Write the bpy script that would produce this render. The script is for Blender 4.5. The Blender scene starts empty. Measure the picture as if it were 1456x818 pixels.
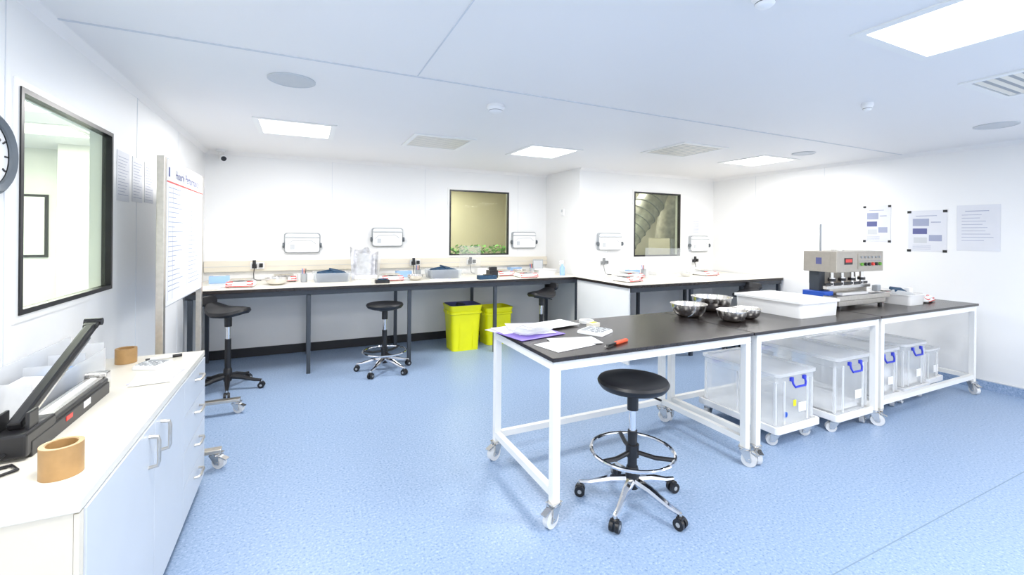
import bpy, bmesh, math, random
from mathutils import Vector, Matrix, Euler
random.seed(7)
SC=bpy.context.scene
H=2.52
XL,XR=-1.06,6.35
YB,YB2,XS=6.35,5.38,3.62
YN=-2.6

# ------------------------------------------------------------------ materials
def M(name,rgb,rough=.5,metal=0,var=0.03,scale=6,emis=0,spec=.5,bump=0):
    m=bpy.data.materials.new(name);m.use_nodes=True
    nt=m.node_tree;p=nt.nodes["Principled BSDF"]
    p.inputs["Roughness"].default_value=rough
    p.inputs["Metallic"].default_value=metal
    p.inputs["Specular IOR Level"].default_value=spec
    tc=nt.nodes.new("ShaderNodeTexCoord")
    n=nt.nodes.new("ShaderNodeTexNoise");n.inputs["Scale"].default_value=scale;n.inputs["Detail"].default_value=3
    nt.links.new(tc.outputs["Object"],n.inputs["Vector"])
    r=nt.nodes.new("ShaderNodeValToRGB")
    c0=[max(0,x*(1-var)) for x in rgb]+[1];c1=[min(1,x*(1+var)) for x in rgb]+[1]
    r.color_ramp.elements[0].position=.3;r.color_ramp.elements[1].position=.7
    r.color_ramp.elements[0].color=c0;r.color_ramp.elements[1].color=c1
    nt.links.new(n.outputs["Fac"],r.inputs["Fac"]);nt.links.new(r.outputs["Color"],p.inputs["Base Color"])
    if bump:
        b=nt.nodes.new("ShaderNodeBump");b.inputs["Strength"].default_value=bump
        nt.links.new(n.outputs["Fac"],b.inputs["Height"]);nt.links.new(b.outputs["Normal"],p.inputs["Normal"])
    if emis:
        p.inputs["Emission Color"].default_value=tuple(rgb)+(1,);p.inputs["Emission Strength"].default_value=emis
    return m
def Clear(name,rgb,alpha,rough=.15,gloss=.5,trans=0,tint=(1,1,1)):
    m=bpy.data.materials.new(name);m.use_nodes=True
    nt=m.node_tree;p=nt.nodes["Principled BSDF"];o=nt.nodes["Material Output"];L=nt.links
    p.inputs["Base Color"].default_value=tuple(rgb)+(1,);p.inputs["Roughness"].default_value=rough
    p.inputs["Specular IOR Level"].default_value=gloss
    t=nt.nodes.new("ShaderNodeBsdfTransparent");t.inputs["Color"].default_value=tuple(tint)+(1,)
    mx=nt.nodes.new("ShaderNodeMixShader");solid=p
    if trans:
        tr=nt.nodes.new("ShaderNodeBsdfTranslucent");tr.inputs["Color"].default_value=tuple(rgb)+(1,)
        m2=nt.nodes.new("ShaderNodeMixShader");m2.inputs[0].default_value=trans
        L.new(p.outputs[0],m2.inputs[1]);L.new(tr.outputs[0],m2.inputs[2]);solid=m2
    n=nt.nodes.new("ShaderNodeTexNoise");n.inputs["Scale"].default_value=3
    mr=nt.nodes.new("ShaderNodeMapRange");mr.inputs["To Min"].default_value=alpha*.9;mr.inputs["To Max"].default_value=min(1,alpha*1.1)
    L.new(n.outputs["Fac"],mr.inputs["Value"]);L.new(mr.outputs["Result"],mx.inputs[0])
    L.new(t.outputs[0],mx.inputs[1]);L.new(solid.outputs[0],mx.inputs[2]);L.new(mx.outputs[0],o.inputs[0])
    return m
m_wall=M("wall_white",(.88,.88,.875),.45,var=.008,scale=1)
m_ceil=M("ceiling_white",(.88,.868,.86),.5,var=.01,scale=.8)
m_seam=M("seam_grey",(.66,.69,.73),.6)
m_white=M("white_paint",(.88,.88,.86),.35,var=.01)
m_whitep=M("white_plastic",(.90,.90,.90),.3,var=.01)
m_cream=M("cream_laminate",(.79,.73,.61),.4,var=.01)
m_top=M("bench_top_cream",(.84,.80,.70),.3,var=.01)
m_door=M("cabinet_front_pale",(.64,.68,.73),.35,var=.01)
m_black=M("black_plastic",(.012,.012,.014),.35,var=.1)
m_blackt=M("black_laminate",(.022,.017,.016),.25,var=.25,scale=25)
m_vinyl=M("black_vinyl",(.01,.01,.012),.38,bump=.05,scale=60)
m_dark=M("anthracite_steel",(.045,.055,.07),.4,var=.05)
m_steel=M("stainless_steel",(.72,.70,.67),.2,metal=1,var=.05,scale=20)
m_brush=M("brushed_steel",(.66,.62,.56),.36,metal=1,var=.06,scale=40)
m_panelst=M("machine_panel_steel",(.46,.42,.36),.35,metal=.5,var=.04,scale=30)
m_chrome=M("chrome",(.8,.8,.82),.08,metal=1,var=.01)
m_grey=M("grey_plastic",(.38,.40,.42),.5)
m_clockrim=M("clock_rim_grey",(.13,.15,.17),.4)
m_lgrey=M("light_grey_plastic",(.60,.62,.64),.5)
m_yellow=M("yellow_plastic",(.93,.93,.004),.4,var=.03)
m_red=M("red_plastic",(.75,.05,.04),.4)
m_blue=M("blue_handle_plastic",(.03,.05,.55),.4)
m_navy=M("navy_cloth",(.02,.06,.12),.9,var=.3,scale=40,bump=.6)
m_tape=M("tan_parcel_tape",(.42,.25,.10),.4,var=.08,scale=30)
m_paper=M("paper_white",(.88,.88,.88),.6,var=.01)
m_poster=M("poster_paper",(.74,.75,.79),.55,var=.02)
m_ink=M("ink_grey",(.36,.39,.52),.7)
m_inkd=M("ink_dark",(.12,.13,.3),.7)
m_purple=M("purple_folder",(.22,.13,.60),.4)
m_lilac=M("lilac_paper",(.68,.66,.82),.5)
m_orange=M("orange_red_plastic",(.8,.10,.03),.4)
m_bluep=M("blue_paint",(.02,.10,.55),.4)
m_wheel=M("nylon_wheel_white",(.78,.78,.78),.4)
m_green=M("green_leaf",(.16,.42,.06),.7,var=.4,scale=30)
m_beige=M("beige_wall",(.62,.56,.41),.7,var=.05,scale=2)
m_pale=M("adjacent_room_pale",(.86,.86,.80),.6,var=.02)
m_foil=M("silver_foil",(.50,.50,.52),.35,metal=.6,var=.3,scale=18,bump=.6)
m_skirt=M("black_skirting",(.015,.016,.02),.5)
m_light=M("light_diffuser",(1,1,1),.5,emis=3.0)
m_glass=Clear("window_glass",(.75,.80,.70),.05,.03,.6,0,(.93,.96,.88))
m_crate=Clear("translucent_plastic",(.93,.95,.97),.34,.2,.5,.5,(.98,.99,1))
m_crateL=Clear("translucent_lid",(.95,.96,.97),.68,.25,.5,.4)
m_acryl=Clear("clear_acrylic",(.85,.88,.9),.16,.05)
m_bag=Clear("plastic_bag",(.88,.9,.93),.5,.15,.5,.3)
m_lblue=M("light_blue_card",(.35,.55,.85),.5)

def floor_mat():
    m=bpy.data.materials.new("blue_speckled_vinyl");m.use_nodes=True
    nt=m.node_tree;p=nt.nodes["Principled BSDF"];L=nt.links
    tc=nt.nodes.new("ShaderNodeTexCoord")
    v=nt.nodes.new("ShaderNodeTexNoise");v.inputs["Scale"].default_value=75;v.inputs["Detail"].default_value=4;v.inputs["Roughness"].default_value=.7
    L.new(tc.outputs["Object"],v.inputs["Vector"])
    r=nt.nodes.new("ShaderNodeValToRGB");e=r.color_ramp.elements
    e[0].position=.34;e[0].color=(.15,.25,.44,1)
    e[1].position=.66;e[1].color=(.46,.57,.76,1)
    a=r.color_ramp.elements.new(.44);a.color=(.29,.40,.585,1)
    b=r.color_ramp.elements.new(.56);b.color=(.315,.425,.61,1)
    L.new(v.outputs["Fac"],r.inputs["Fac"]);L.new(r.outputs["Color"],p.inputs["Base Color"])
    p.inputs["Roughness"].default_value=.38
    p.inputs["Specular IOR Level"].default_value=.4
    return m
m_floor=floor_mat()

# ------------------------------------------------------------------ builder
def rrect(w,d,r,n=4):
    r=max(1e-4,min(r,w/2-1e-4,d/2-1e-4));pts=[]
    for cx,cy,a0 in((w/2-r,d/2-r,0),(-w/2+r,d/2-r,90),(-w/2+r,-d/2+r,180),(w/2-r,-d/2+r,270)):
        for i in range(n+1):
            a=math.radians(a0+90*i/n);pts.append((cx+r*math.cos(a),cy+r*math.sin(a)))
    return pts
class B:
    def __init__(s,name,loc=(0,0,0),rz=0):
        s.name=name;s.loc=loc;s.rz=rz;s.bm=bmesh.new();s.mats=[]
    def mi(s,m):
        if m not in s.mats:s.mats.append(m)
        return s.mats.index(m)
    def add(s,verts,faces,mat,smooth=False,mx=None):
        k=s.mi(mat);vs=[s.bm.verts.new(mx@Vector(v) if mx else Vector(v)) for v in verts]
        for i,f in enumerate(faces):
            try:
                q=s.bm.faces.new([vs[j] for j in f]);q.material_index=k
                q.smooth=smooth[i] if isinstance(smooth,list) else smooth
            except ValueError:pass
        return s
    def merge(s,t,mat,smooth=False):
        t.verts.ensure_lookup_table();t.verts.index_update()
        s.add([v.co.copy() for v in t.verts],[[v.index for v in f.verts] for f in t.faces],mat,smooth);t.free()
    def box(s,c,size,mat,rot=None,bev=0):
        t=bmesh.new();bmesh.ops.create_cube(t,size=1)
        for v in t.verts:v.co=Vector((v.co.x*size[0],v.co.y*size[1],v.co.z*size[2]))
        if bev:bmesh.ops.bevel(t,geom=t.edges[:],offset=bev,segments=2,profile=.6,affect='EDGES')
        mx=Matrix.Translation(c)@(Euler(rot).to_matrix().to_4x4() if rot else Matrix())
        bmesh.ops.transform(t,matrix=mx,verts=t.verts);bmesh.ops.recalc_face_normals(t,faces=t.faces)
        s.merge(t,mat);return s
    def bx(s,x0,x1,y0,y1,z0,z1,mat,bev=0):
        return s.box(((x0+x1)/2,(y0+y1)/2,(z0+z1)/2),(abs(x1-x0),abs(y1-y0),abs(z1-z0)),mat,None,bev)
    def loft(s,rings,mat,smooth=True,cap0=True,cap1=True,mx=None,deform=None):
        n=len(rings[0]);V=[p for r in rings for p in r];F=[];S=[]
        if deform:V=[deform(*p) for p in V]
        for i in range(len(rings)-1):
            for j in range(n):
                k=(j+1)%n;F.append([i*n+j,i*n+k,(i+1)*n+k,(i+1)*n+j]);S.append(smooth)
        if cap0:F.append(list(range(n))[::-1]);S.append(False)
        if cap1:F.append([(len(rings)-1)*n+j for j in range(n)]);S.append(smooth if cap1=='s' else False)
        s.add(V,F,mat,S,mx);return s
    def rloft(s,secs,mat,c=(0,0,0),rot=None,smooth=True,cap0=True,cap1=True,deform=None,n=4):
        mx=Matrix.Translation(c)@(Euler(rot).to_matrix().to_4x4() if rot else Matrix())
        return s.loft([[(x,y,z) for x,y in rrect(w,d,r,n)] for w,d,r,z in secs],mat,smooth,cap0,cap1,mx,deform)
    def lathe(s,prof,mat,c=(0,0,0),rot=None,seg=32,cap0=False,cap1=False):
        mx=Matrix.Translation(c)@(Euler(rot).to_matrix().to_4x4() if rot else Matrix())
        R=[[(max(r,1e-4)*math.cos(2*math.pi*j/seg),max(r,1e-4)*math.sin(2*math.pi*j/seg),z) for j in range(seg)] for r,z in prof]
        return s.loft(R,mat,True,cap0,cap1,mx)
    def cyl(s,p0,p1,r,mat,r2=None,seg=16,caps=True):
        p0=Vector(p0);p1=Vector(p1);d=p1-p0;q=d.to_track_quat('Z','Y').to_matrix().to_4x4()
        mx=Matrix.Translation(p0)@q;L=d.length;r2=r if r2 is None else r2
        R=[[(rr*math.cos(2*math.pi*j/seg),rr*math.sin(2*math.pi*j/seg),z) for j in range(seg)] for rr,z in((r,0),(r2,L))]
        return s.loft(R,mat,True,caps,caps,mx)
    def tube(s,pts,r,mat,seg=8,closed=False,taper=None):
        P=[Vector(p) for p in pts];n=len(P);rings=[];up=None
        for i in range(n):
            a=P[(i-1)%n] if (closed or i>0) else P[i];b=P[(i+1)%n] if (closed or i<n-1) else P[i]
            t=(b-a).normalized()
            if up is None:up=t.orthogonal().normalized()
            up=(up-t*up.dot(t)).normalized();w=t.cross(up)
            rr=r if not taper else r*taper[i]
            rings.append([tuple(P[i]+(up*math.cos(2*math.pi*j/seg)+w*math.sin(2*math.pi*j/seg))*rr) for j in range(seg)])
        if closed:rings.append(rings[0])
        return s.loft(rings,mat,True,not closed,not closed)
    def ring(s,c,R,r,mat,seg=40,rot=None):
        mx=Euler(rot).to_matrix() if rot else Matrix.Identity(3)
        return s.tube([Vector(c)+mx@Vector((R*math.cos(2*math.pi*i/seg),R*math.sin(2*math.pi*i/seg),0)) for i in range(seg)],r,mat,8,True)
    def text(s,body,size,mx,mat):
        cu=bpy.data.curves.new("tmp","FONT");cu.body=body;cu.size=size
        o=bpy.data.objects.new("tmp",cu);SC.collection.objects.link(o);bpy.context.view_layer.update()
        me=bpy.data.meshes.new_from_object(o.evaluated_get(bpy.context.evaluated_depsgraph_get()))
        s.add([v.co.copy() for v in me.vertices],[list(p.vertices) for p in me.polygons],mat,False,mx)
        bpy.data.objects.remove(o);bpy.data.curves.remove(cu);bpy.data.meshes.remove(me);return s
    def done(s):
        s.bm.normal_update()
        for e in s.bm.edges:
            if len(e.link_faces)==2 and e.calc_face_angle(0)>math.radians(38):e.smooth=False
        me=bpy.data.meshes.new(s.name);s.bm.to_mesh(me);s.bm.free()
        for m in s.mats:me.materials.append(m)
        o=bpy.data.objects.new(s.name,me);o.location=s.loc;o.rotation_euler=(0,0,s.rz)
        SC.collection.objects.link(o);return o

# ------------------------------------------------------------------ room shell
B("floor").bx(XL-.1,XR+.1,YN,YB+.1,-.1,0,m_floor).done()
def holewall(name,axis,v0,v1,a0,a1,holes,mat):
    b=B(name)
    def seg(p0,p1,z0,z1):
        if p1-p0<1e-4 or z1-z0<1e-4:return
        if axis=='x':b.bx(v0,v1,p0,p1,z0,z1,mat)
        else:b.bx(p0,p1,v0,v1,z0,z1,mat)
    cur=a0
    for (h0,h1,z0,z1) in holes:
        seg(cur,h0,0,H);seg(h0,h1,0,z0);seg(h0,h1,z1,H);cur=h1
    seg(cur,a1,0,H);return b.done()
W1=(1.97,2.94,1.225,2.205);W2=(4.62,5.58,1.22,2.225);W3=(2.51,3.49,1.195,2.14)
holewall("wall_left",'x',XL-.1,XL,YN,YB+.1,[W3],m_wall)
holewall("wall_back",'y',YB,YB+.1,XL,XS,[W1],m_wall)
holewall("wall_back_step",'y',YB2,YB2+.1,XS+.1,XR+.1,[W2],m_wall)
B("wall_step_side").bx(XS,XS+.1,YB2,YB+.1,0,H,m_wall).done()
B("wall_right").bx(XR,XR+.1,YN,YB2,0,H,m_wall).done()
B("wall_near").bx(XL-.1,XR+.1,YN-.1,YN,0,H,m_wall).done()
B("ceiling").bx(XL-.1,XR+.1,YN,YB+.1,H,H+.1,m_ceil).done()
b=B("trim_1")
b.bx(XL,XR,2.727,2.742,H-.004,H,m_seam);b.bx(XL,XR,-.6,-.59,H-.003,H,m_seam)
b.bx(.63,.637,YN,2.72,H-.003,H,m_seam)
b.done()
b=B("trim_2")
for y in(1.3,2.42,3.95,5.1):b.bx(XL,XL+.002,y,y+.004,.1,H,m_seam)
for x in(.35,1.6,3.1):b.bx(x,x+.003,YB-.002,YB,1.25,H,m_seam)
for y in(.6,1.72,3.6,4.6):b.bx(XR-.002,XR,y,y+.003,.1,H,m_seam)
b.done()
b=B("trim_3")
for y0,y1,x in((YN,YB,XL),(YN,YB2,XR)):
    sgn=1 if x==XL else -1
    b.add([(x,y0,H),(x+sgn*.04,y0,H),(x,y0,H-.04),(x,y1,H),(x+sgn*.04,y1,H),(x,y1,H-.04)],[[1,4,5,2],[0,1,2],[3,5,4]],m_ceil)
b.add([(XL,YB,H),(XL,YB-.04,H),(XL,YB,H-.04),(XS,YB,H),(XS,YB-.04,H),(XS,YB,H-.04)],[[1,4,5,2]],m_ceil)
b.add([(XS,YB2,H),(XS,YB2-.04,H),(XS,YB2,H-.04),(XR,YB2,H),(XR,YB2-.04,H),(XR,YB2,H-.04)],[[1,4,5,2],[0,2,1]],m_ceil)
b.done()
B("baseboard_back").bx(XL+.012,XS,YB-.012,YB,0,.11,m_skirt).done()
B("baseboard_left").bx(XL,XL+.012,YN,YB,0,.11,m_skirt).done()
B("baseboard_step").bx(XS,XR-.012,YB2-.012,YB2,0,.11,m_skirt).done()
B("baseboard_right").bx(XR-.012,XR,YN,YB2-.012,0,.09,m_floor).bx(XR-.014,XR,YN,YB2-.014,.09,.1,m_seam).done()
B("trim_4").bx(XL+.02,XR-.02,1.20,1.205,0,.001,M("floor_weld",(.22,.31,.42),.6)).done()

def window(name,axis,v,out,h,fm=.028):
    a0,a1,z0,z1=h;b=B(name)
    def q(p0,p1,u0,u1,zz0,zz1,m):
        if axis=='x':b.bx(u0,u1,p0,p1,zz0,zz1,m)
        else:b.bx(p0,p1,u0,u1,zz0,zz1,m)
    i0,i1=(v-out*.012,v+out*.035)
    u0,u1=min(i0,i1),max(i0,i1)
    q(a0,a0+fm,u0,u1,z0,z1,m_black);q(a1-fm,a1,u0,u1,z0,z1,m_black)
    q(a0+fm,a1-fm,u0,u1,z0,z0+fm,m_black);q(a0+fm,a1-fm,u0,u1,z1-fm,z1,m_black)
    g=v+out*.02
    q(a0+fm,a1-fm,g-.003,g+.003,z0+fm,z1-fm,m_glass)
    e=.03;w0,w1=sorted((v-out*.006,v))
    q(a0-e,a0,w0,w1,z0-e,z1+e,m_white);q(a1,a1+e,w0,w1,z0-e,z1+e,m_white)
    q(a0,a1,w0,w1,z0-e,z0,m_white);q(a0,a1,w0,w1,z1,z1+e,m_white)
    return b.done()
window("window_1",'x',XL,-1,W3,.022)
window("window_2",'y',YB,1,W1,.022)
window("window_3",'y',YB2,1,W2,.022)
def slab(name,*a):B(name).bx(*a).done()
x0,x1,y0,y1=-4.2,XL-.1,.6,7.2
slab("wall_office_far",x0-.1,x0,y0,y1,0,H,m_pale);slab("wall_office_near",x0,x1,y0-.1,y0,0,H,m_pale);slab("wall_office_end",x0,x1,y1,y1+.1,0,H,m_pale)
slab("floor_office",x0,x1,y0,y1,-.1,0,m_floor);slab("ceiling_office",x0,x1,y0,y1,H,H+.1,m_ceil)
slab("wall_office_pier",-2.5,-2.2,6.7,7.2,0,H,m_pale);slab("wall_office_partition",-1.75,-1.17,5.6,5.7,0,H,m_pale)
b=B("window_4")
b.bx(-3.5,-2.76,7.18,7.2,1.22,1.97,m_black);b.bx(-3.47,-2.79,7.17,7.18,1.25,1.94,m_pale)
b.tube([(-3.0-.45*math.cos(t*.157),7.155,1.27+.32*math.sin(t*.157)) for t in range(0,11)],.015,m_dark,8)
b.done()
slab("wall_store_far",.8,4.4,8.6,8.7,0,H,m_beige);slab("wall_store_left",.7,.8,YB+.1,8.6,0,H,m_beige);slab("wall_store_right",4.3,4.4,YB+.1,8.6,0,H,m_beige)
slab("floor_store",.8,4.3,YB+.1,8.6,-.1,0,m_beige);slab("ceiling_store",.8,4.3,YB+.1,8.6,H,H+.1,m_beige)
b=B("planter_with_shrubs",(2.75,7.1,0))
b.bx(-.6,.9,-.2,.2,.9,1.12,m_dark)
for i in range(170):
    x=random.uniform(-.6,.9);y=random.uniform(-.15,.15);z=1.14+random.uniform(0,.19)
    for k in range(3):
        a=random.uniform(0,6.28);d=Vector((math.cos(a)*.07,math.sin(a)*.07,random.uniform(.0,.06)));w=Vector((-d.y,d.x,0))*.4
        p=Vector((x,y,z));b.add([p,p+d*.5+w,p+d,p+d*.5-w],[[0,1,2,3]],m_green)
b.bx(-.58,-.54,-.15,-.1,0,.9,m_dark);b.bx(.84,.88,-.15,-.1,0,.9,m_dark);b.bx(-.58,-.54,.1,.15,0,.9,m_dark);b.bx(.84,.88,.1,.15,0,.9,m_dark)
b.done()
g=M("plant_room_grey",(.66,.63,.54),.7)
slab("wall_plant_far",3.8,8,7.6,7.7,0,3,g);slab("wall_plant_right",7.2,7.3,YB2+.1,7.6,0,3,g);slab("wall_plant_left",4.45,4.5,YB+.1,7.6,0,3,g)
slab("floor_plant",3.8,7.3,YB2+.12,7.6,-.1,0,g);slab("ceiling_plant",3.8,7.3,YB2+.12,7.6,3,3.1,g)
b=B("ventilation_duct")
m_duct=M("duct_foil",(.66,.64,.60),.45,metal=.3,var=.25,scale=9,bump=.5)
b.tube([(4.9,6.6,0),(5.2,6.6,1.2),(6.0,6.5,2.2),(6.3,6.5,3)],.26,m_duct,20)
for t in range(9):
    p=Vector((5.2,6.6,1.2)).lerp(Vector((6.0,6.5,2.2)),t/8);b.ring(p,.265,.010,m_grey,24,(0,.675,-.12))
b.tube([(5.6,6.9,0),(6.7,6.9,1.3),(7.0,6.9,3)],.2,m_duct,16)
b.bx(6.3,7.0,6.3,6.9,0,1.5,m_steel,.02);b.cyl((5.0,7.2,0),(5.0,7.2,3),.06,m_grey);b.bx(4.6,7.1,7.3,7.36,2.15,2.25,m_steel)
b.done()

# ------------------------------------------------------------------ ceiling fittings
def lamp(x,y,power=24,size=.6,z=H):
    b=B("ceiling_light_panel",(x,y,z));s=size/2;o_=s+.035
    for a in(-1,1):
        lo,hi=sorted((a*o_,a*(s-.012)))
        b.bx(lo,hi,-o_,o_,-.008,0,m_white);b.bx(-s+.012,s-.012,lo,hi,-.008,0,m_white)
    b.bx(-s+.012,s-.012,-s+.012,s-.012,-.004,-.001,m_light)
    o=b.done()
    l=bpy.data.lights.new("lamp","AREA");l.shape='SQUARE';l.size=size-.05;l.energy=power;l.color=(1,.985,.96)
    lo=bpy.data.objects.new("lamp",l);SC.collection.objects.link(lo);lo.parent=o;lo.location=(0,0,-.012)
LP=38
for x,y in((-.06,4.64),(2.55,4.56),(5.28,3.8),(2.70,.9),(-.06,1.2),(5.3,-.4),(-.06,-1.2),(2.7,-1.6),(5.3,-1.9)):
    lamp(x,y,LP)
lamp(-2.3,5.8,50);lamp(-1.9,4.5,40);lamp(-3.3,3.2,50)
lamp(2.4,7.7,42);lamp(5.6,6.4,65,z=3)
def vent(x,y,s=.62):
    b=B("ceiling_air_vent",(x,y,H));h=s/2
    for a in(-1,1):
        lo,hi=sorted((a*h,a*(h-.045)))
        b.bx(lo,hi,-h,h,-.01,0,m_white);b.bx(-h+.045,h-.045,lo,hi,-.01,0,m_white)
    b.bx(-h+.045,h-.045,-h+.045,h-.045,-.003,0,m_grey)  # grey sheet paints the shade in the slat gaps as flat colour
    n=10
    for i in range(n):
        yy=-h+.07+(s-.14)*i/(n-1)
        b.box((0,yy,-.005),(s-.09,.030,.0015),m_top,(math.radians(-4),0,0))
    b.done()
vent(1.29,4.6,.64);vent(3.88,3.70,.66);vent(4.02,1.0,.64)
def speaker(x,y,r=.145):
    B("ceiling_speaker",(x,y,H)).lathe([(r,0),(r,-.006),(r-.012,-.010),(r-.014,-.006),(0,-.007)],m_lgrey).done()
speaker(-.07,3.16,.14);speaker(5.24,3.2,.12);speaker(5.35,1.66,.14)
def smoke(x,y,k=1):
    b=B("smoke_detector",(x,y,H))
    b.lathe([(.06*k,0),(.062*k,-.02),(.05*k,-.03),(.045*k,-.045),(.03*k,-.055),(0,-.057)],m_whitep)
    b.lathe([(.0465*k,-.034),(.0475*k,-.036),(.0465*k,-.042)],m_black);b.done()
smoke(1.31,3.08,1.1);smoke(3.68,1.80,.6);smoke(1.66,1.17,.8)
b=B("security_camera",(-.88,6.22,H))
b.cyl((0,0,0),(0,0,-.03),.05,m_whitep);b.cyl((0,0,-.03),(.0,-.02,-.07),.02,m_whitep)
b.cyl((0,.06,-.07),(.04,-.10,-.12),.038,m_whitep);b.cyl((.04,-.10,-.12),(.042,-.105,-.1215),.028,m_black);b.done()

# ------------------------------------------------------------------ back benches
def legs(b,pts,top,m=m_dark,w=.04):
    for x,y in pts:b.bx(x-w/2,x+w/2,y-w/2,y+w/2,0,top,m)
b=B("long_workbench")
X0,X1=XL+.015,XS-.005;yf=5.30
b.bx(X0,X1,yf,YB-.014,.918,.95,m_blackt);b.bx(X0,X1,yf+.004,YB-.014,.95,.954,m_top)
b.bx(X0,X1,yf+.03,yf+.07,.862,.918,m_dark);b.bx(X0,X1,YB-.1,YB-.06,.862,.918,m_dark)
for x in(X0+.04,.07,1.17,2.29,X1-.05):
    legs(b,[(x,yf+.05),(x,YB-.12)],.87);b.bx(x-.02,x+.02,yf+.07,YB-.12,.862,.90,m_dark)
b.done()
b=B("side_workbench")
xa,xb,ya,yb=3.50,XR-.02,4.14,5.29
b.bx(xa,xb,ya,yb,.918,.95,m_blackt);b.bx(xa,xb,ya+.004,yb,.95,.954,m_top)
b.bx(XS+.002,xb,yb,YB2-.014,.918,.95,m_blackt);b.bx(XS+.002,xb,yb,YB2-.014,.95,.954,m_top)
b.bx(xa+.02,xa+.045,ya+.04,yb-.02,.0,.918,m_white)
b.bx(xa+.05,xb,ya+.03,ya+.07,.862,.918,m_dark)
legs(b,[(4.55,ya+.05),(5.5,ya+.05),(xb-.04,ya+.05),(4.55,yb-.1),(5.5,yb-.1)],.87);b.done()
B("cable_trunking").bx(XL+.005,XS-.005,YB-.05,YB-.001,1.06,1.19,m_cream,.004).bx(XL+.005,XS-.005,YB-.053,YB-.05,1.12,1.124,m_lgrey).done()
def socket(x,y,z=1.13):
    b=B("plug_socket",(x,y,z))
    b.bx(-.075,.075,-.012,0,-.043,.043,m_whitep,.003);b.bx(-.055,-.005,-.05,-.012,-.03,.02,m_black,.004);b.bx(.02,.06,-.045,-.012,-.02,.03,m_black,.004)
    b.tube([(-.03,-.045,-.03),(-.035,-.07,-.09),(-.03,-.09,-.155),(.0,-.1,-.168),(.05,-.13,-.169)],.005,m_black,6)
    b.box((-.03,-.055,.045),(.035,.02,.05),m_black);b.done()
for x in(-.5,1.45,2.3):socket(x,YB-.055)
socket(4.05,YB2-.002,1.14);socket(5.9,YB2-.002,1.14)
def holder(x,y,z):
    b=B("paper_roll_dispenser",(x,y,z))
    b.rloft([(.42,.26,.03,0),(.42,.26,.03,.035),(.405,.245,.03,.045)],m_grey,(0,0,0),(math.pi/2,0,0))
    b.rloft([(.395,.235,.03,.0),(.395,.235,.03,.014)],m_whitep,(0,-.040,.0),(math.pi/2,0,0))
    b.cyl((-.20,-.058,.075),(.20,-.058,.075),.010,m_lgrey)
    for a in(-1,1):b.cyl((a*.21,-.04,-.03),(a*.228,-.04,-.03),.032,m_clockrim,seg=14)
    b.tube([(-.17,-.06,-.02),(-.12,-.065,.03),(.1,-.065,.035),(.16,-.06,-.01)],.003,m_lgrey,6)
    b.bx(-.14,-.09,-.06,-.054,-.08,-.02,m_lgrey);b.done()
for x,z in((0,1.41),(1.07,1.49),(3.20,1.455)):holder(x,YB-.001,z)
holder(4.14,YB2-.001,1.45);holder(5.98,YB2-.001,1.42)

def scale(x,y,z,rz=0):
    b=B("weighing_scale",(x,y,z),rz)
    b.rloft([(.27,.30,.03,.008),(.28,.31,.03,.02),(.25,.27,.03,.055)],m_whitep)
    for k in(-1,1):b.box((k*.095,-.125,.046),(.06,.06,.006),m_red,(math.radians(28),0,0))
    b.box((0,-.127,.048),(.11,.04,.006),m_lgrey,(math.radians(28),0,0));b.box((0,-.156,.016),(.25,.004,.008),m_red)
    b.cyl((0,.03,.055),(0,.03,.068),.03,m_black);b.rloft([(.2,.19,.015,.068),(.21,.20,.015,.075)],m_steel,(0,.03,0))
    for i in(-1,1):
        for j in(-1,1):b.cyl((i*.11,j*.12,0),(i*.11,j*.12,.01),.012,m_black,seg=8)
    b.done()
def bowl(x,y,z,r,h=None):
    h=h or r*.62
    b=B("steel_mixing_bowl",(x,y,z))
    pr=[(0,0),(r*.42,0)]+[(r*(.42+.54*math.sin(t*math.pi/16)),h*(1-math.cos(t*math.pi/16))) for t in range(1,9)]
    pr+=[(r*1.02,h+.001),(r*1.02,h+.004),(r*.94,h+.002)]
    pr+=[(r*(.40+.54*math.sin(t*math.pi/16))*.985,.003+h*(1-math.cos(t*math.pi/16))*.99) for t in range(7,-1,-1)]+[(0,.003)]
    b.lathe(pr,m_steel,seg=40);b.done()
def tub(x,y,z,w,d,h,mat,rz=0,name="plastic_tray",fill=None):
    b=B(name,(x,y,z),rz);t=.004
    b.rloft([(w*.93,d*.93,.03,0),(w,d,.03,h*.93),(w+.02,d+.02,.035,h*.94),(w+.02,d+.02,.035,h),(w-.01,d-.01,.028,h),(w*.93-.01,d*.93-.01,.026,t)],mat)
    if fill:
        b.rloft([(w*.80,d*.80,.04,.006),(w*.86,d*.86,.05,h*.75),(w*.7,d*.7,.05,h*1.0),(w*.35,d*.3,.05,h*1.15)],fill,cap1='s')
        b.box((w*.15,0,h*1.05),(w*.4,d*.5,.02),fill,(.2,.25,.3),.008);b.box((-w*.2,.02,h*1.02),(w*.35,d*.4,.02),fill,(-.2,-.2,-.2),.008)
    b.done()
zc=.9545
scale(-.60,5.62,zc);bowl(-.26,5.66,zc,.12);tub(.33,5.85,zc,.42,.32,.11,m_crate,0,fill=m_navy)
scale(1.02,5.72,zc);bowl(1.30,5.62,zc,.10);tub(1.72,5.80,zc,.44,.34,.12,m_crate,0,fill=m_navy)
scale(-.2,6.05,zc,.1);scale(2.62,5.85,zc,.1);bowl(2.94,5.95,zc,.10);tub(3.3,5.85,zc,.32,.25,.07,m_whitep,.1);scale(2.82,5.50,zc,-.1)
scale(4.2,4.95,zc);scale(3.80,4.55,zc,.2);scale(5.55,4.85,zc);tub(4.93,5.15,zc,.3,.2,.05,m_whitep);bowl(5.05,4.75,zc,.08)
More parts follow.
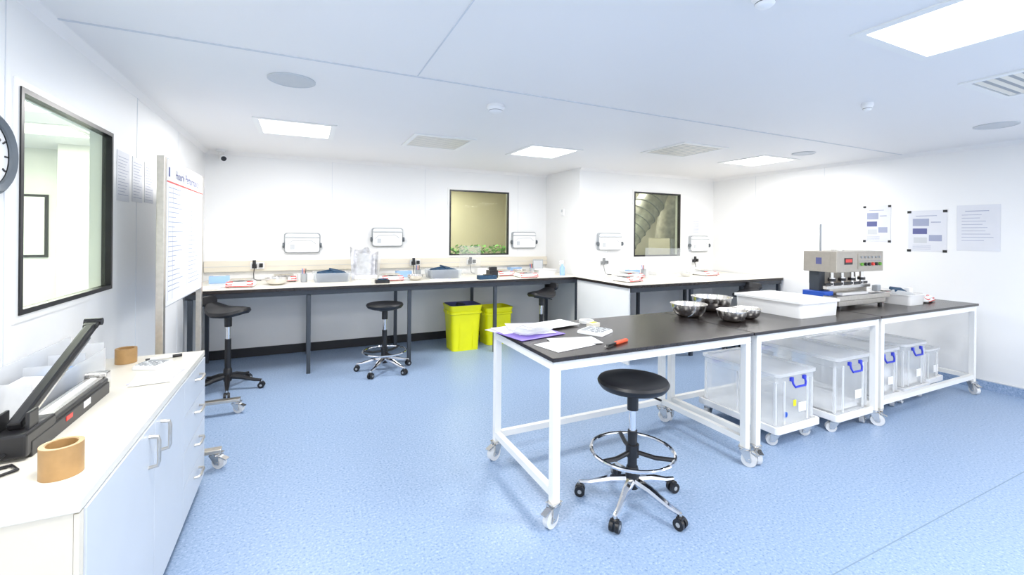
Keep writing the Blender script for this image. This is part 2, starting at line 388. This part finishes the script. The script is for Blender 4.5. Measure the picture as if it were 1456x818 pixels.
def bagstand(x,y,z,w=.26,h=.36):
    b=B("foil_bag_stack",(x,y,z))
    n=9
    for k in range(3):
        V=[];F=[]
        for i in range(n+1):
            for j in range(n+1):
                u=i/n;v=j/n
                V.append((w*(u-.5)*(1+.15*v)+.03*k-.03,.05*k+.05*math.sin(u*9+k)*v*.6-.12*v*(k-1)*.5,h*v*(1-.12*k)*(1-.12*abs(math.sin(u*5+k)))))
        for i in range(n):
            for j in range(n):a=i*(n+1)+j;F.append([a,a+n+1,a+n+2,a+1])
        b.add(V,F,m_bag if k==2 else m_foil,True)
    b.bx(-.14,.14,-.03,.12,0,.05,m_whitep,.01);b.done()
bagstand(.74,5.95,zc,.28,.42)
def screen(x,y,z,L=.5,h=.42,rz=0):
    b=B("acrylic_screen",(x,y,z),rz)
    b.bx(-.003,.003,-L/2,L/2,.01,h,m_acryl);b.bx(-.03,.03,-L/2,-L/2+.04,0,.012,m_acryl);b.bx(-.03,.03,L/2-.04,L/2,0,.012,m_acryl);b.done()
screen(2.17,6.0,zc,.4,.42,.5);screen(.66,5.5,zc,.3,.35,.4);screen(4.55,4.6,zc,.6,.42,.7);screen(3.74,5.0,zc,.35,.38,-.2);screen(5.3,5.1,zc,.3,.4,-.5)
def blk(name,x,y,z,parts,rz=0):
    b=B(name,(x,y,z),rz)
    for c,s,m in parts:b.box(c,s,m,None,.004)
    b.done()
blk("label_printer",2.35,5.6,zc,[((0,0,.05),(.12,.14,.10),m_black),((0,-.03,.12),(.10,.06,.05),m_black),((0,.04,.125),(.08,.05,.02),m_grey)])
blk("glove_box",2.2,5.42,zc,[((0,0,.025),(.24,.12,.05),m_navy),((.02,0,.055),(.12,.07,.012),m_black)])
blk("glove_box",.86,5.42,zc,[((0,0,.02),(.16,.10,.04),m_black),((0,0,.045),(.1,.06,.012),m_navy)])
def sheets(name,x,y,z,specs,rz=0):
    b=B(name,(x,y,z),rz);k=0
    for dx,dy,w,d,r_,m in specs:
        b.box((dx,dy,.0015+k*.0022),(w,d,.002),m,(0,0,r_));k+=1
    b.done()
for x,y,r_ in((-.90,5.5,.1),(.05,5.48,.1),(1.58,5.47,-.2),(3.15,5.46,.1),(4.10,4.33,.3),(4.95,4.42,.1),(5.7,4.42,-.2)):
    sheets("record_sheets",x,y,zc,[(0,0,.21,.29,.1,m_paper),(.03,.02,.21,.27,-.15,m_lilac),(.01,-.01,.21,.27,0,m_paper)],r_)
for x,y,m in((-.86,6.05,m_lblue),(.05,6.12,m_whitep),(1.25,6.1,m_lblue),(2.42,6.15,m_whitep),(2.98,6.2,m_lblue),(4.45,5.2,m_lblue),(5.72,5.2,m_whitep)):
    blk("carton_of_wipes",x,y,zc,[((0,0,.04),(.2,.11,.08),m),((0,0,.083),(.12,.04,.006),m_paper)],.1)
def pot(x,y):
    b=B("pen_pot",(x,y,zc));b.lathe([(0,0),(.035,0),(.038,.10),(.034,.10),(.032,.01),(0,.01)],m_grey,seg=20)
    for i,m in enumerate((m_bluep,m_red,m_black)):b.cyl((.01*i-.01,0,.012),(.02*i-.02,.015,.16),.004,m,seg=6)
    b.done()
pot(.02,5.85);pot(1.42,5.97);pot(3.06,5.78);pot(4.5,5.02)
b=B("spray_bottle",(3.45,5.56,zc))
b.lathe([(.0,0),(.035,0),(.037,.01),(.037,.11),(.014,.15),(.014,.17)],m_lblue,seg=20);b.lathe([(.016,.165),(.016,.19),(.0,.19)],m_whitep,seg=12)
b.box((-.015,0,.2),(.07,.02,.025),m_whitep,None,.004);b.box((-.04,0,.175),(.008,.012,.04),m_whitep,(0,.4,0));b.done()
b=B("clipboard_stand",(3.35,6.12,zc),-.4);b.box((0,0,.1),(.16,.01,.2),m_grey,(-.25,0,0));b.box((0,.04,.06),(.03,.01,.13),m_grey,(.5,0,0));b.box((0,-.006,.1),(.14,.003,.17),m_lgrey,(-.25,0,0));b.done()

def bin_(x,y,w,h,rz,bag):
    b=B("yellow_waste_bin",(x,y,0),rz);d=w*.85
    b.rloft([(w*.80,d*.80,.05,0),(w*.86,d*.86,.06,h*.45),(w*.90,d*.90,.06,h*.80),(w*.98,d*.98,.06,h*.815),(w*.98,d*.98,.06,h*.86),(w*.94,d*.94,.06,h*.87),(w,d,.06,h*.98),(w,d,.06,h),(w-.03,d-.03,.05,h),(w*.78,d*.78,.05,.02)],m_yellow)
    for a in(-1,1):b.box((a*w*.49,0,h*.84),(.02,.12,.05),m_yellow,None,.006);b.box((a*w*.2,-d*.43,h*.35),(.012,.012,h*.6),m_yellow,None,.004)
    if bag:
        b.rloft([(w-.04,d-.04,.05,h*.8),(w-.03,d-.03,.05,h+.004),(w*.6,d*.6,.05,h*.93)],m_inkd,cap0=False);b.box((-.03,0,h*.97),(w*.3,.05,.06),m_dark,(.3,.2,.5),.01)
    else:b.rloft([(w-.05,d-.05,.05,h*.3),(w-.04,d-.04,.05,h*.8),(w*.4,d*.4,.05,h*.85)],m_yellow)
    b.done()
bin_(1.97,5.72,.46,.60,.0,True);bin_(2.50,5.85,.44,.52,.05,False)

# ------------------------------------------------------------------ stools
def stool(name,x,y,hs,rz,basemat,hubmat,ring_z=.22,R=.30,seat='round',ringR=.235):
    b=B(name,(x,y,0),rz)
    for i in range(5):
        a=2*math.pi*i/5;c,s=math.cos(a),math.sin(a)
        b.tube([(c*.02,s*.02,.135),(c*.12,s*.12,.12),(c*R*.8,s*R*.8,.085),(c*R,s*R,.078)],.022,basemat,8,taper=[1.2,1.1,.75,.6])
        b.cyl((c*R,s*R,.05),(c*R,s*R,.085),.009,m_steel,seg=8)
        t=Vector((-s,c,0));p=Vector((c*R,s*R,.03))
        for k in(-1,1):
            b.cyl(p+t*(k*.006),p+t*(k*.026),.03,m_black,seg=18);b.cyl(p+t*(k*.0261),p+t*(k*.0275),.012,m_grey,seg=10)
        b.box((c*R,s*R,.055),(.034,.04,.02),m_black,(0,0,a),.005)
    b.lathe([(.0,.09),(.035,.09),(.04,.14),(.036,.20),(.03,.215)],hubmat,seg=20)
    b.cyl((0,0,.2),(0,0,hs-.30),.027,m_black)
    b.cyl((0,0,hs-.32),(0,0,hs-.15),.020,m_chrome);b.cyl((0,0,hs-.18),(0,0,hs-.06),.032,m_black)
    if ring_z:
        b.ring((0,0,ring_z),ringR,.011,m_chrome)
        b.cyl((0,0,ring_z-.03),(0,0,ring_z+.04),.038,m_black)
        for i in range(3):
            a=2*math.pi*i/3+.4;b.tube([(0,0,ring_z),(math.cos(a)*ringR*.55,math.sin(a)*ringR*.55,ring_z-.012),(math.cos(a)*ringR,math.sin(a)*ringR,ring_z)],.013,m_black,8)
    b.box((0,0,hs-.07),(.16,.14,.02),m_black,None,.005);b.tube([(.03,0,hs-.075),(.12,.02,hs-.08),(.17,.02,hs-.085)],.006,m_black,6)
    if seat=='round':
        b.lathe([(0,hs-.062),(.15,hs-.062),(.185,hs-.05),(.2,hs-.03),(.203,hs-.018),(.195,hs-.004),(.17,hs+.002),(.1,hs-.001),(0,hs-.003)],m_vinyl,seg=48)
    else:
        def df(X,Y,Z):
            return(X,Y,Z+.9*max(0,Y-.02)**2-1.0*X*X+(.25*max(0,Y-.08)))
        secs=[(.16,.20,.08,hs-.06),(.30,.34,.13,hs-.05),(.36,.38,.16,hs-.02),(.34,.36,.15,hs+.005),(.22,.24,.1,hs+.015),(.08,.09,.03,hs+.014)]
        b.rloft(secs,m_vinyl,deform=df,n=6,cap1='s')
        b.tube([(0,.10,hs-.06),(0,.20,hs-.04),(0,.225,hs+.05)],.014,m_black,8)
        b.rloft([(.20,.08,.035,-.02),(.24,.10,.045,0),(.20,.08,.035,.02)],m_vinyl,(0,.215,hs+.065),(math.radians(75),0,0))
    return b.done()
stool("swivel_stool",1.74,2.02,.72,math.radians(-75),m_chrome,m_black,.30,.30)
stool("swivel_stool",.845,5.12,.76,.3,m_chrome,m_black,.22,.30)
stool("saddle_chair",-.65,5.10,.80,math.radians(60),m_black,m_black,0,.30,'back')
stool("saddle_chair",2.93,5.25,.77,math.radians(-70),m_chrome,m_black,.22,.28,'back')
stool("saddle_chair",5.40,4.02,.80,math.radians(-70),m_chrome,m_black,.22,.28,'back')

# ------------------------------------------------------------------ work tables
def castor(b,x,y,zt,r,ang,wm,brake=False):
    c,s=math.cos(ang),math.sin(ang);o=r*.55;p=Vector((x+c*o,y+s*o,r));t=Vector((-s,c,0))
    b.cyl(p-t*.016,p+t*.016,r,wm,seg=24);b.cyl(p-t*.019,p+t*.019,r*.45,m_lgrey,seg=14);b.cyl(p-t*.028,p+t*.028,r*.16,m_steel,seg=8)
    for k in(-1,1):
        q=t*(k*.023);a0=Vector((x,y,zt-.02))
        V=[p+q+Vector((c,s,0))*.014-Vector((0,0,.014)),p+q-Vector((c,s,0))*.016-Vector((0,0,.01)),a0+q-Vector((c,s,0))*.028,a0+q+Vector((c,s,0))*.034]
        V2=[v+t*(k*.003) for v in V];b.add(V+V2,[[0,1,2,3],[7,6,5,4],[0,4,5,1],[1,5,6,2],[2,6,7,3],[3,7,4,0]],m_steel)
    b.box((x,y,zt-.018),(.065,.052,.008),m_steel,(0,0,ang));b.cyl((x,y,zt-.018),(x,y,zt-.004),.026,m_steel,seg=16)
    b.box((x,y,zt-.002),(.075,.06,.004),m_steel,(0,0,ang))
    if brake:b.box((x+c*(o+r*.8),y+s*(o+r*.8),zt-.03),(.05,.035,.006),m_steel,(0,.35,ang))
def wtable(x0,x1,back=True,front=False,y0=2.0,y1=2.84,iL=.012,iR=.012):
    b=B("work_table");zt=.90;w=.045;zc=.125
    b.bx(x0,x1,y0,y1,zt-.022,zt,m_blackt,.003)
    lx0,lx1,ly0,ly1=x0+iL+w/2,x1-iR-w/2,y0+.012+w/2,y1-.012-w/2
    for x in(lx0,lx1):
        for y in(ly0,ly1):
            b.bx(x-w/2,x+w/2,y-w/2,y+w/2,zc,zt-.022,m_white,.003)
            castor(b,x,y,zc,.048,math.radians(random.choice([-120,-60,200,-30])),m_wheel,True)
        b.bx(x-w/2+.002,x+w/2-.002,ly0+w/2,ly1-w/2,zt-.072,zt-.024,m_white);b.bx(x-w/2+.004,x+w/2-.004,ly0+w/2,ly1-w/2,.15,.19,m_white)
    for y in(ly0,ly1):b.bx(lx0+w/2,lx1-w/2,y-w/2+.002,y+w/2-.002,zt-.072,zt-.024,m_white)
    if back:b.bx(lx0+w/2,lx1-w/2,ly1-w/2+.004,ly1+w/2-.004,.15,.19,m_white)
    if front:b.bx(lx0+w/2,lx1-w/2,ly0-w/2+.004,ly0+w/2-.004,.15,.19,m_white)
    b.done()
wtable(1.19,2.755);wtable(2.765,4.325,iL=.04);wtable(4.335,6.10,True,True,iL=.02)

def crate(x0,x1,y0,y1,h,zb,dolly=True,handle=True,label=False,fill=None):
    cx,cy=(x0+x1)/2,(y0+y1)/2;w,d=x1-x0,y1-y0
    z0=zb
    if dolly:
        b=B("wheeled_dolly",(cx,cy,0))
        b.rloft([(w,d,.03,zb-.05),(w+.01,d+.01,.03,zb-.045),(w+.01,d+.01,.03,zb),(w-.03,d-.03,.02,zb),(w-.03,d-.03,.02,zb-.02)],m_whitep)
        for i in(-1,1):
            for j in(-1,1):castor(b,i*(w/2-.06),j*(d/2-.06),zb-.05,.038,random.uniform(0,6),m_wheel)
        b.done();z0=zb-.018
    b=B("storage_crate",(cx,cy,z0+.002));W,D=w-.05,d-.05
    b.rloft([(W*.93,D*.95,.03,0),(W*.965,D*.975,.03,h*.5),(W*.97,D*.98,.03,h*.82),(W,D,.03,h*.83),(W,D,.03,h*.93),(W+.02,D+.02,.03,h*.94)],m_crate,cap1=False)
    b.rloft([(W+.025,D+.025,.035,h*.945),(W+.025,D+.025,.035,h),(W-.03,D-.03,.03,h),(W-.04,D-.04,.03,h-.012)],m_crateL,cap0=False)
    for k in(-1,1):
        for j in(-1,1):
            b.box((j*W*.3,k*(D/2-.002),h*.45),(.012,.012,h*.8),m_crateL,None,.003)
            b.box((j*W*.47,k*D*.47,h*.45),(.02,.02,h*.82),m_crateL,None,.006)
        b.box((k*(W/2-.004),0,h*.45),(.012,.012,h*.8),m_crateL,None,.003)
    if handle:
        for k in(-1,1):
            yy=k*(D/2+.012)
            b.tube([(-.075,yy,h*.90),(-.075,yy+k*.012,h*.80),(-.06,yy+k*.018,h*.74),(.06,yy+k*.018,h*.74),(.075,yy+k*.012,h*.80),(.075,yy,h*.90)],.008,m_blue,8)
            for i in(-1,1):b.box((i*.075,yy,h*.88),(.03,.018,.03),m_blue,None,.004)
    if label:
        b.box((W*.28-.14,-D/2+.004,h*.40),(.03,.004,.045),m_yellow);b.cyl((-.12,-D/2+.006,h*.22),(-.12,-D/2+.001,h*.22),.022,m_bluep)
    b.box((.08,-D/2+.004,h*.3),(.09,.004,.07),m_paper)
    if fill:b.rloft([(W*.8,D*.85,.03,.01),(W*.84,D*.88,.03,h*fill)],m_paper)
    b.done()
crate(3.13,3.64,2.08,2.79,.40,.15,label=True)
crate(3.78,4.29,2.03,2.80,.46,.15,fill=.12)
crate(4.50,4.96,2.12,2.76,.42,.15,fill=.55)
crate(5.05,5.50,2.14,2.76,.42,.15,fill=.3)
crate(5.60,5.92,2.2,2.75,.30,.15,handle=False)

# stuff on tables
zt=.901
bowl(2.82,2.62,zt,.14,.10);bowl(3.22,2.74,zt,.165,.12);bowl(2.97,2.34,zt,.11,.08);bowl(3.20,2.38,zt,.10,.075)
b=B("plastic_tray",(3.80,2.47,zt),0);w,d,h=.53,.62,.135
b.rloft([(w-.04,d-.04,.03,0),(w-.03,d-.03,.03,h*.85),(w,d,.035,h*.86),(w,d,.035,h),(w-.035,d-.035,.03,h),(w-.06,d-.06,.025,.006)],m_whitep)
for k in(-1,1):b.box((0,k*(d/2-.001),h*.93),(.12,.012,.02),m_whitep,None,.004)
b.done()
b=B("band_sealing_machine",(4.68,2.475,zt))
b.bx(-.36,.40,-.16,.16,.03,.075,m_brush,.004)
for i in(-.32,.36):
    for j in(-.13,.13):b.cyl((i,j,0),(i,j,.03),.018,m_black,seg=10)
b.bx(-.40,.44,-.165,-.055,.085,.115,m_black,.006);b.bx(-.41,.45,-.17,-.165,.08,.12,m_brush)
for i in(-.40,.44):b.cyl((i,-.165,.1),(i,-.055,.1),.022,m_steel,seg=14)
b.bx(-.382,-.25,-.05,.15,.075,.15,m_bluep,.006);b.bx(-.25,.36,-.02,.15,.075,.21,m_brush,.004)
b.bx(-.36,.34,-.06,-.02,.17,.20,m_steel,.003);b.bx(-.38,.30,-.055,-.035,.205,.225,m_black)
for i in(-.26,-.1,.06,.22):b.cyl((i,-.04,.20),(i,-.04,.33),.016,m_steel,seg=12);b.cyl((i,-.04,.24),(i,-.04,.265),.032,m_black,seg=16);b.cyl((i,-.04,.265),(i,-.04,.275),.028,m_steel,seg=16)
b.bx(-.30,.30,.06,.14,.21,.33,m_panelst);b.bx(-.33,-.24,.03,.12,.15,.33,m_dark,.004)
b.bx(-.38,.38,-.145,.145,.33,.52,m_panelst,.006)
b.bx(-.382,-.38,-.09,.12,.36,.49,m_panelst);b.bx(-.384,-.382,-.02,.03,.40,.46,m_inkd)
b.bx(-.05,.34,-.149,-.145,.355,.50,m_panelst);b.bx(-.04,.33,-.1495,-.149,.43,.432,m_inkd)
for i,m in((0,m_green),(.06,m_black),(.12,m_black),(.18,m_red),(.24,m_black),(.30,m_green)):
    b.cyl((i,-.149,.40),(i,-.165,.40),.015,m,seg=12);b.cyl((i,-.149,.465),(i,-.158,.465),.011,m_grey,seg=10)
b.bx(-.26,-.14,-.15,-.145,.40,.46,m_black);b.bx(-.25,-.15,-.151,-.15,.42,.45,m_red)
b.cyl((-.33,.02,.52),(-.33,.02,.77),.009,m_grey,seg=8);b.cyl((-.1,0,.52),(-.1,0,.53),.05,m_steel)
b.bx(-.22,.2,-.11,-.06,.115,.135,m_whitep);b.box((.36,-.1,.16),(.1,.05,.06),m_grey,(0,0,.2),.01)
b.tube([(.38,.1,.3),(.43,.12,.2),(.42,.13,.05),(.44,.13,.01)],.007,m_black,6)
b.done()
tub(5.36,2.30,zt,.28,.24,.10,m_whitep);scale(5.72,2.38,zt,.2);scale(5.50,2.66,zt,.1);scale(5.88,2.68,zt,-.2)
b=B("cleaning_cloth_bundle",(5.36,2.30,zt+.06));b.box((0,0,.03),(.2,.16,.05),m_lgrey,(.1,.2,.3),.015);b.box((-.03,.03,.07),(.13,.1,.03),m_navy,(.1,-.2,.8),.01);b.box((.05,-.02,.07),(.06,.05,.06),m_whitep,None,.01);b.done()
sheets("paper_stack",1.33,2.60,zt,[(-.04,.12,.30,.21,.3,m_lilac),(.02,-.04,.36,.28,.2,m_purple),(-.02,.10,.28,.2,.05,m_paper),(.06,-.01,.25,.18,-.15,m_paper),(.09,.13,.3,.21,-.3,m_lilac),(.30,.12,.30,.21,.2,m_paper),(.12,.08,.21,.15,.4,m_paper)])
sheets("loose_papers",1.40,2.22,zt,[(0,0,.30,.21,.2,m_paper),(.10,.05,.3,.17,-.2,m_paper)])
b=B("plastic_bag_pile",(1.36,2.56,zt+.016))
b.rloft([(.26,.16,.05,0),(.27,.17,.05,.012),(.2,.12,.05,.03),(.08,.05,.02,.034)],m_bag,rot=(0,0,.3),cap1='s');b.box((.02,0,.035),(.14,.08,.004),m_paper,(.08,.05,.5));b.done()
def calc(x,y,z,rz,w=.14,d=.19,name="calculator"):
    b=B(name,(x,y,z),rz);b.rloft([(w,d,.012,0),(w,d,.012,.012),(w-.01,d-.01,.01,.02)],m_whitep);b.bx(-w*.38,w*.38,d*.22,d*.4,.019,.022,m_grey)
    for i in range(5):
        for j in range(4):
            X=-w*.36+w*.18*i;Y=-d*.38+d*.15*j;b.bx(X-w*.065+.004,X+w*.065-.004,Y-d*.045,Y+d*.045,.019,.025,m_grey if (i+j)%3 else m_lgrey)
    b.done()
calc(1.76,2.42,zt,.5,.18,.18)
b=B("utility_knife",(1.74,2.13,zt),.35);b.rloft([(.13,.022,.01,0),(.14,.028,.012,.008),(.13,.02,.01,.016)],m_orange);b.box((-.1,0,.009),(.1,.018,.012),m_black,None,.003);b.box((-.16,0,.008),(.04,.012,.002),m_steel);b.done()
b=B("adhesive_tape_roll",(1.90,2.72,zt));b.lathe([(.04,0),(.055,0),(.055,.02),(.04,.02),(.04,0)],m_whitep);b.done()
b=B("tape_box",(1.86,2.58,zt));b.box((0,0,.015),(.08,.06,.03),m_top,(0,0,.3),.003);b.box((0,0,.031),(.05,.03,.002),m_yellow,(0,0,.3));b.done()

# ------------------------------------------------------------------ cabinet (left)
b=B("storage_cabinet")
x0,x1,y0,y1=XL+.014,-.545,1.575,3.25
b.bx(x0,x1-.005,y0,y1,.06,.79,m_cream);b.bx(x0,x1-.04,y0+.03,y1-.03,0,.06,m_dark)
b.bx(x0,x1+.01,y0-.005,y1+.005,.79,.82,m_top,.003)
xf=x1-.004
def front(a,c,z0,z1):b.bx(xf,xf+.018,a,c,z0,z1,m_door,.0015)
b.bx(xf,xf+.012,1.575,1.60,.065,.785,m_cream)
front(1.602,2.225,.065,.785);front(2.229,2.72,.065,.785)
zz=[.065,.245,.425,.605,.785]
for i in range(4):front(2.724,3.245,zz[i]+.002,zz[i+1]-.002)
def hnd(y,z,vert,L=.12):
    X=xf+.018
    if vert:P=[(X,y,z-L/2),(X+.028,y,z-L/2+.004),(X+.032,y,z-L/2+.02),(X+.032,y,z+L/2-.02),(X+.028,y,z+L/2-.004),(X,y,z+L/2)]
    else:P=[(X,y-L/2,z),(X+.024,y-L/2+.004,z),(X+.028,y-L/2+.02,z),(X+.028,y+L/2-.02,z),(X+.024,y+L/2-.004,z),(X,y+L/2,z)]
    b.tube(P,.007,m_brush,8)
hnd(2.15,.69,True);hnd(2.31,.69,True)
for i in range(4):hnd(3.02,zz[i]+.12,False)
b.done()
z=.8205
b=B("hand_heat_sealer",(-.83,2.24,z))
b.bx(-.05,.05,-.33,-.14,.01,.085,m_black,.008);b.bx(-.045,.045,-.14,.34,.01,.065,m_black,.006)
b.bx(-.03,.03,-.13,.33,.065,.072,m_steel);b.bx(-.010,.010,-.12,.32,.072,.076,m_paper)
b.bx(.04,.052,-.3,.33,.0,.05,m_black,.003);b.box((0,.36,.05),(.08,.05,.08),m_steel,None,.005)
b.box((.0525,-.05,.035),(.002,.05,.016),m_red);b.box((.0525,.1,.035),(.002,.06,.025),m_paper);b.cyl((0,-.24,.085),(0,-.24,.10),.02,m_grey)
for k in(-1,1):b.box((k*.035,-.26,.10),(.01,.06,.08),m_black,None,.004)
b.box((0,.01,.205),(.036,.62,.03),m_black,(math.radians(20.5),0,0),.008)
b.box((0,.01,.183),(.026,.5,.012),m_steel,(math.radians(20.5),0,0));b.cyl((-.03,.315,.325),(.03,.315,.325),.016,m_black);b.box((0,.30,.318),(.05,.06,.022),m_black,(math.radians(20),0,0),.008)
b.tube([(0,-.33,.03),(-.03,-.40,.01),(.02,-.44,.006),(.06,-.40,.006),(.03,-.36,.006),(-.04,-.39,.006),(-.1,-.45,.006),(-.14,-.5,.006)],.005,m_black,6)
for i in(-.28,.3):
    for j in(-.035,.035):b.cyl((j,i,0),(j,i,.012),.01,m_black,seg=8)
b.done()
def roll(x,y,r,h):
    b=B("parcel_tape_roll",(x,y,z));b.lathe([(r*.72,0),(r,0),(r,h),(r*.78,h),(r*.78,h-.001),(r*.72,h-.001),(r*.72,0)],m_tape,seg=48);b.done()
roll(-.645,1.77,.050,.092);roll(-.875,3.12,.048,.08)
calc(-.72,2.975,z,-.4,.13,.13)
b=B("marker_pen",(-.70,3.13,z),.3);b.cyl((-.07,0,.008),(.03,0,.008),.008,m_paper,seg=10);b.cyl((.03,0,.008),(.075,0,.008),.0085,m_black,seg=10);b.cyl((-.09,0,.008),(-.07,0,.008),.006,m_black,seg=10);b.done()
b=B("loose_papers",(-.66,2.755,z));b.box((.01,0,.001),(.16,.22,.002),m_lilac,(0,0,-.15));b.box((.0,-.02,.003),(.16,.22,.002),m_paper,(0,0,.1));b.done()
b=B("desk_organiser",(-.97,2.60,z))
b.bx(-.07,.07,-.35,.32,0,.006,m_acryl);b.bx(-.07,-.064,-.35,.32,.006,.2,m_bag);b.bx(.064,.07,-.35,.32,.006,.13,m_bag)
for y in(-.35,-.1,.1,.314):b.bx(-.064,.064,y,y+.005,.006,.16,m_bag)
b.box((0,-.2,.07),(.1,.12,.12),m_paper,(0,.1,0));b.box((0,.0,.06),(.1,.13,.11),m_lblue,(0,.1,0));b.box((0,.19,.05),(.1,.12,.09),m_lgrey,(0,.1,0));b.done()

b=B("mobile_whiteboard")
xb=-.80;y0,y1=3.42,4.62
b.bx(xb-.02,xb+.02,y0,y0+.05,.10,2.02,m_brush,.003);b.bx(xb-.02,xb+.02,y1-.05,y1,.10,2.02,m_brush,.003)
b.bx(xb-.015,xb+.015,y0+.05,y1-.05,1.06,2.02,m_lgrey);b.bx(xb+.015,xb+.021,y0+.055,y1-.055,1.07,2.01,m_paper)
b.bx(xb-.015,xb+.015,y0+.05,y1-.05,.3,.34,m_brush)
mx=Matrix.Translation((xb+.0225,y0+.26,1.90))@Matrix.Rotation(math.pi/2,4,'Z')@Matrix.Rotation(math.pi/2,4,'X')
b.text("Hourly Performance",.088,mx,m_inkd)
b.bx(xb+.021,xb+.0225,y0+.055,y1-.055,1.862,1.872,m_red)
for k in range(2):
    for i in range(22):
        L=random.uniform(.15,.4);ys=y0+.1+k*.55;b.bx(xb+.021,xb+.0222,ys,ys+L,1.83-i*.032,1.834-i*.032,m_ink)
for yy in(y0+.09,y0+.2,y0+.60,y0+.75,y1-.1):b.bx(xb+.021,xb+.0222,yy,yy+.004,1.1,1.845,m_lilac)
b.bx(xb+.021,xb+.023,y0+.09,y0+.12,1.90,1.96,m_inkd)
for y in(y0+.03,y1-.19):
    b.bx(xb-.16,xb+.33,y-.03,y+.03,.10,.125,m_brush,.004)
    castor(b,xb+.30,y,.10,.042,math.radians(-30),m_wheel,True);castor(b,xb-.13,y,.10,.042,math.radians(200),m_wheel)
b.bx(xb-.02,xb+.02,y1-.2,y1-.04,.10,.13,m_brush)
b.done()

def poster(v,out,a0,a1,z0,z1,kind,name="notice_poster"):
    b=B(name)
    def q(p0,p1,zz0,zz1,m,k=1):
        u0,u1=sorted((v+out*(.001 if k==0 else .003),v+out*(.003 if k==0 else .0036+.0003*k)))
        b.bx(u0,u1,min(p0,p1),max(p0,p1),zz0,zz1,m)
    q(a0,a1,z0,z1,m_poster,0);w=a1-a0;h=z1-z0
    def T(u0,u1,v0,v1,m,k=1):q(a0+w*u0,a0+w*u1,z0+h*v0,z0+h*v1,m,k)
    T(.2,.75,.86,.875,m_ink)
    if kind=='plain':
        for i in range(9):T(.12,random.uniform(.5,.88),.78-i*.07,.79-i*.07,m_ink)
    if kind=='img':
        T(.12,.55,.62,.8,m_ink);T(.6,.85,.7,.72,m_ink);T(.12,.5,.42,.56,m_inkd);T(.55,.88,.25,.4,m_ink);T(.15,.5,.2,.34,m_lgrey)
        for i in range(4):T(.12,.6,.14-i*.03,.146-i*.03,m_ink)
        for u in(-.03,.9):
            for vv in(-.02,.94):T(u,u+.11,vv,vv+.06,m_black,2)
    b.done()
poster(XR,-1,3.13,2.85,1.50,1.94,'img');poster(XR,-1,2.68,2.34,1.40,1.86,'img')
poster(XR,-1,2.26,1.93,1.42,1.90,'plain')
for i,(y0,y1) in enumerate(((3.58,3.80),(3.86,4.07),(4.12,4.33))):
    b=B("notice_sheet")
    b.bx(XL+.001,XL+.003,y0,y1,1.74+.01*i,2.06,m_poster)
    for k in range(13):b.bx(XL+.003,XL+.0036,y0+.02,y1-.02*(1+k%4),2.02-k*.02,2.023-k*.02,m_ink)
    b.done()
b=B("notice_sheet");b.bx(5.86,6.04,YB2-.003,YB2-.001,1.58,1.82,m_poster)
for k in range(8):b.bx(5.88,6.0,YB2-.0036,YB2-.003,1.78-k*.025,1.783-k*.025,m_ink)
b.done()
B("wall_switch").bx(XS-.025,XS,5.78,5.86,1.84,1.95,m_whitep,.006).bx(XS-.027,XS-.025,5.80,5.84,1.89,1.93,m_lgrey).done()
b=B("round_clock",(XL,2.285,1.83))
b.lathe([(0,.0),(.154,0),(.154,.03),(.14,.04),(.122,.03),(.12,.022)],m_clockrim,rot=(0,math.pi/2,0),seg=48);b.lathe([(.121,.018),(0,.018)],m_paper,rot=(0,math.pi/2,0),seg=48)
for i in range(12):
    a=i*math.pi/6;b.box((.020,.105*math.sin(a),.105*math.cos(a)),(.003,.006,.018),m_black,(-a,0,0))
b.box((.022,.03,.03),(.003,.008,.09),m_black,(-.8,0,0));b.box((.024,-.02,.045),(.003,.005,.12),m_black,(.4,0,0));b.done()

# ------------------------------------------------------------------ world, camera
w=bpy.data.worlds.new("world");SC.world=w;w.use_nodes=True
w.node_tree.nodes["Background"].inputs[0].default_value=(.8,.88,1,1);w.node_tree.nodes["Background"].inputs[1].default_value=.3
a=math.radians(25.3);r=math.atan(.0094);s,c=math.sin(a),math.cos(a)
R=Vector((c*math.cos(r),-s*math.cos(r),math.sin(r)));U=Vector((-c*math.sin(r),s*math.sin(r),math.cos(r)));F=Vector((s,c,0))
cam=bpy.data.cameras.new("camera");co=bpy.data.objects.new("camera",cam);SC.collection.objects.link(co)
cam.sensor_width=36;cam.lens=36*630/1456;cam.shift_y=-76/1456;cam.clip_start=.05
mx=Matrix((R,U,-F)).transposed().to_4x4();mx.translation=Vector((0,0,1.55));co.matrix_world=mx
SC.camera=co
SC.view_settings.view_transform='Standard';SC.view_settings.look='None';SC.view_settings.exposure=0
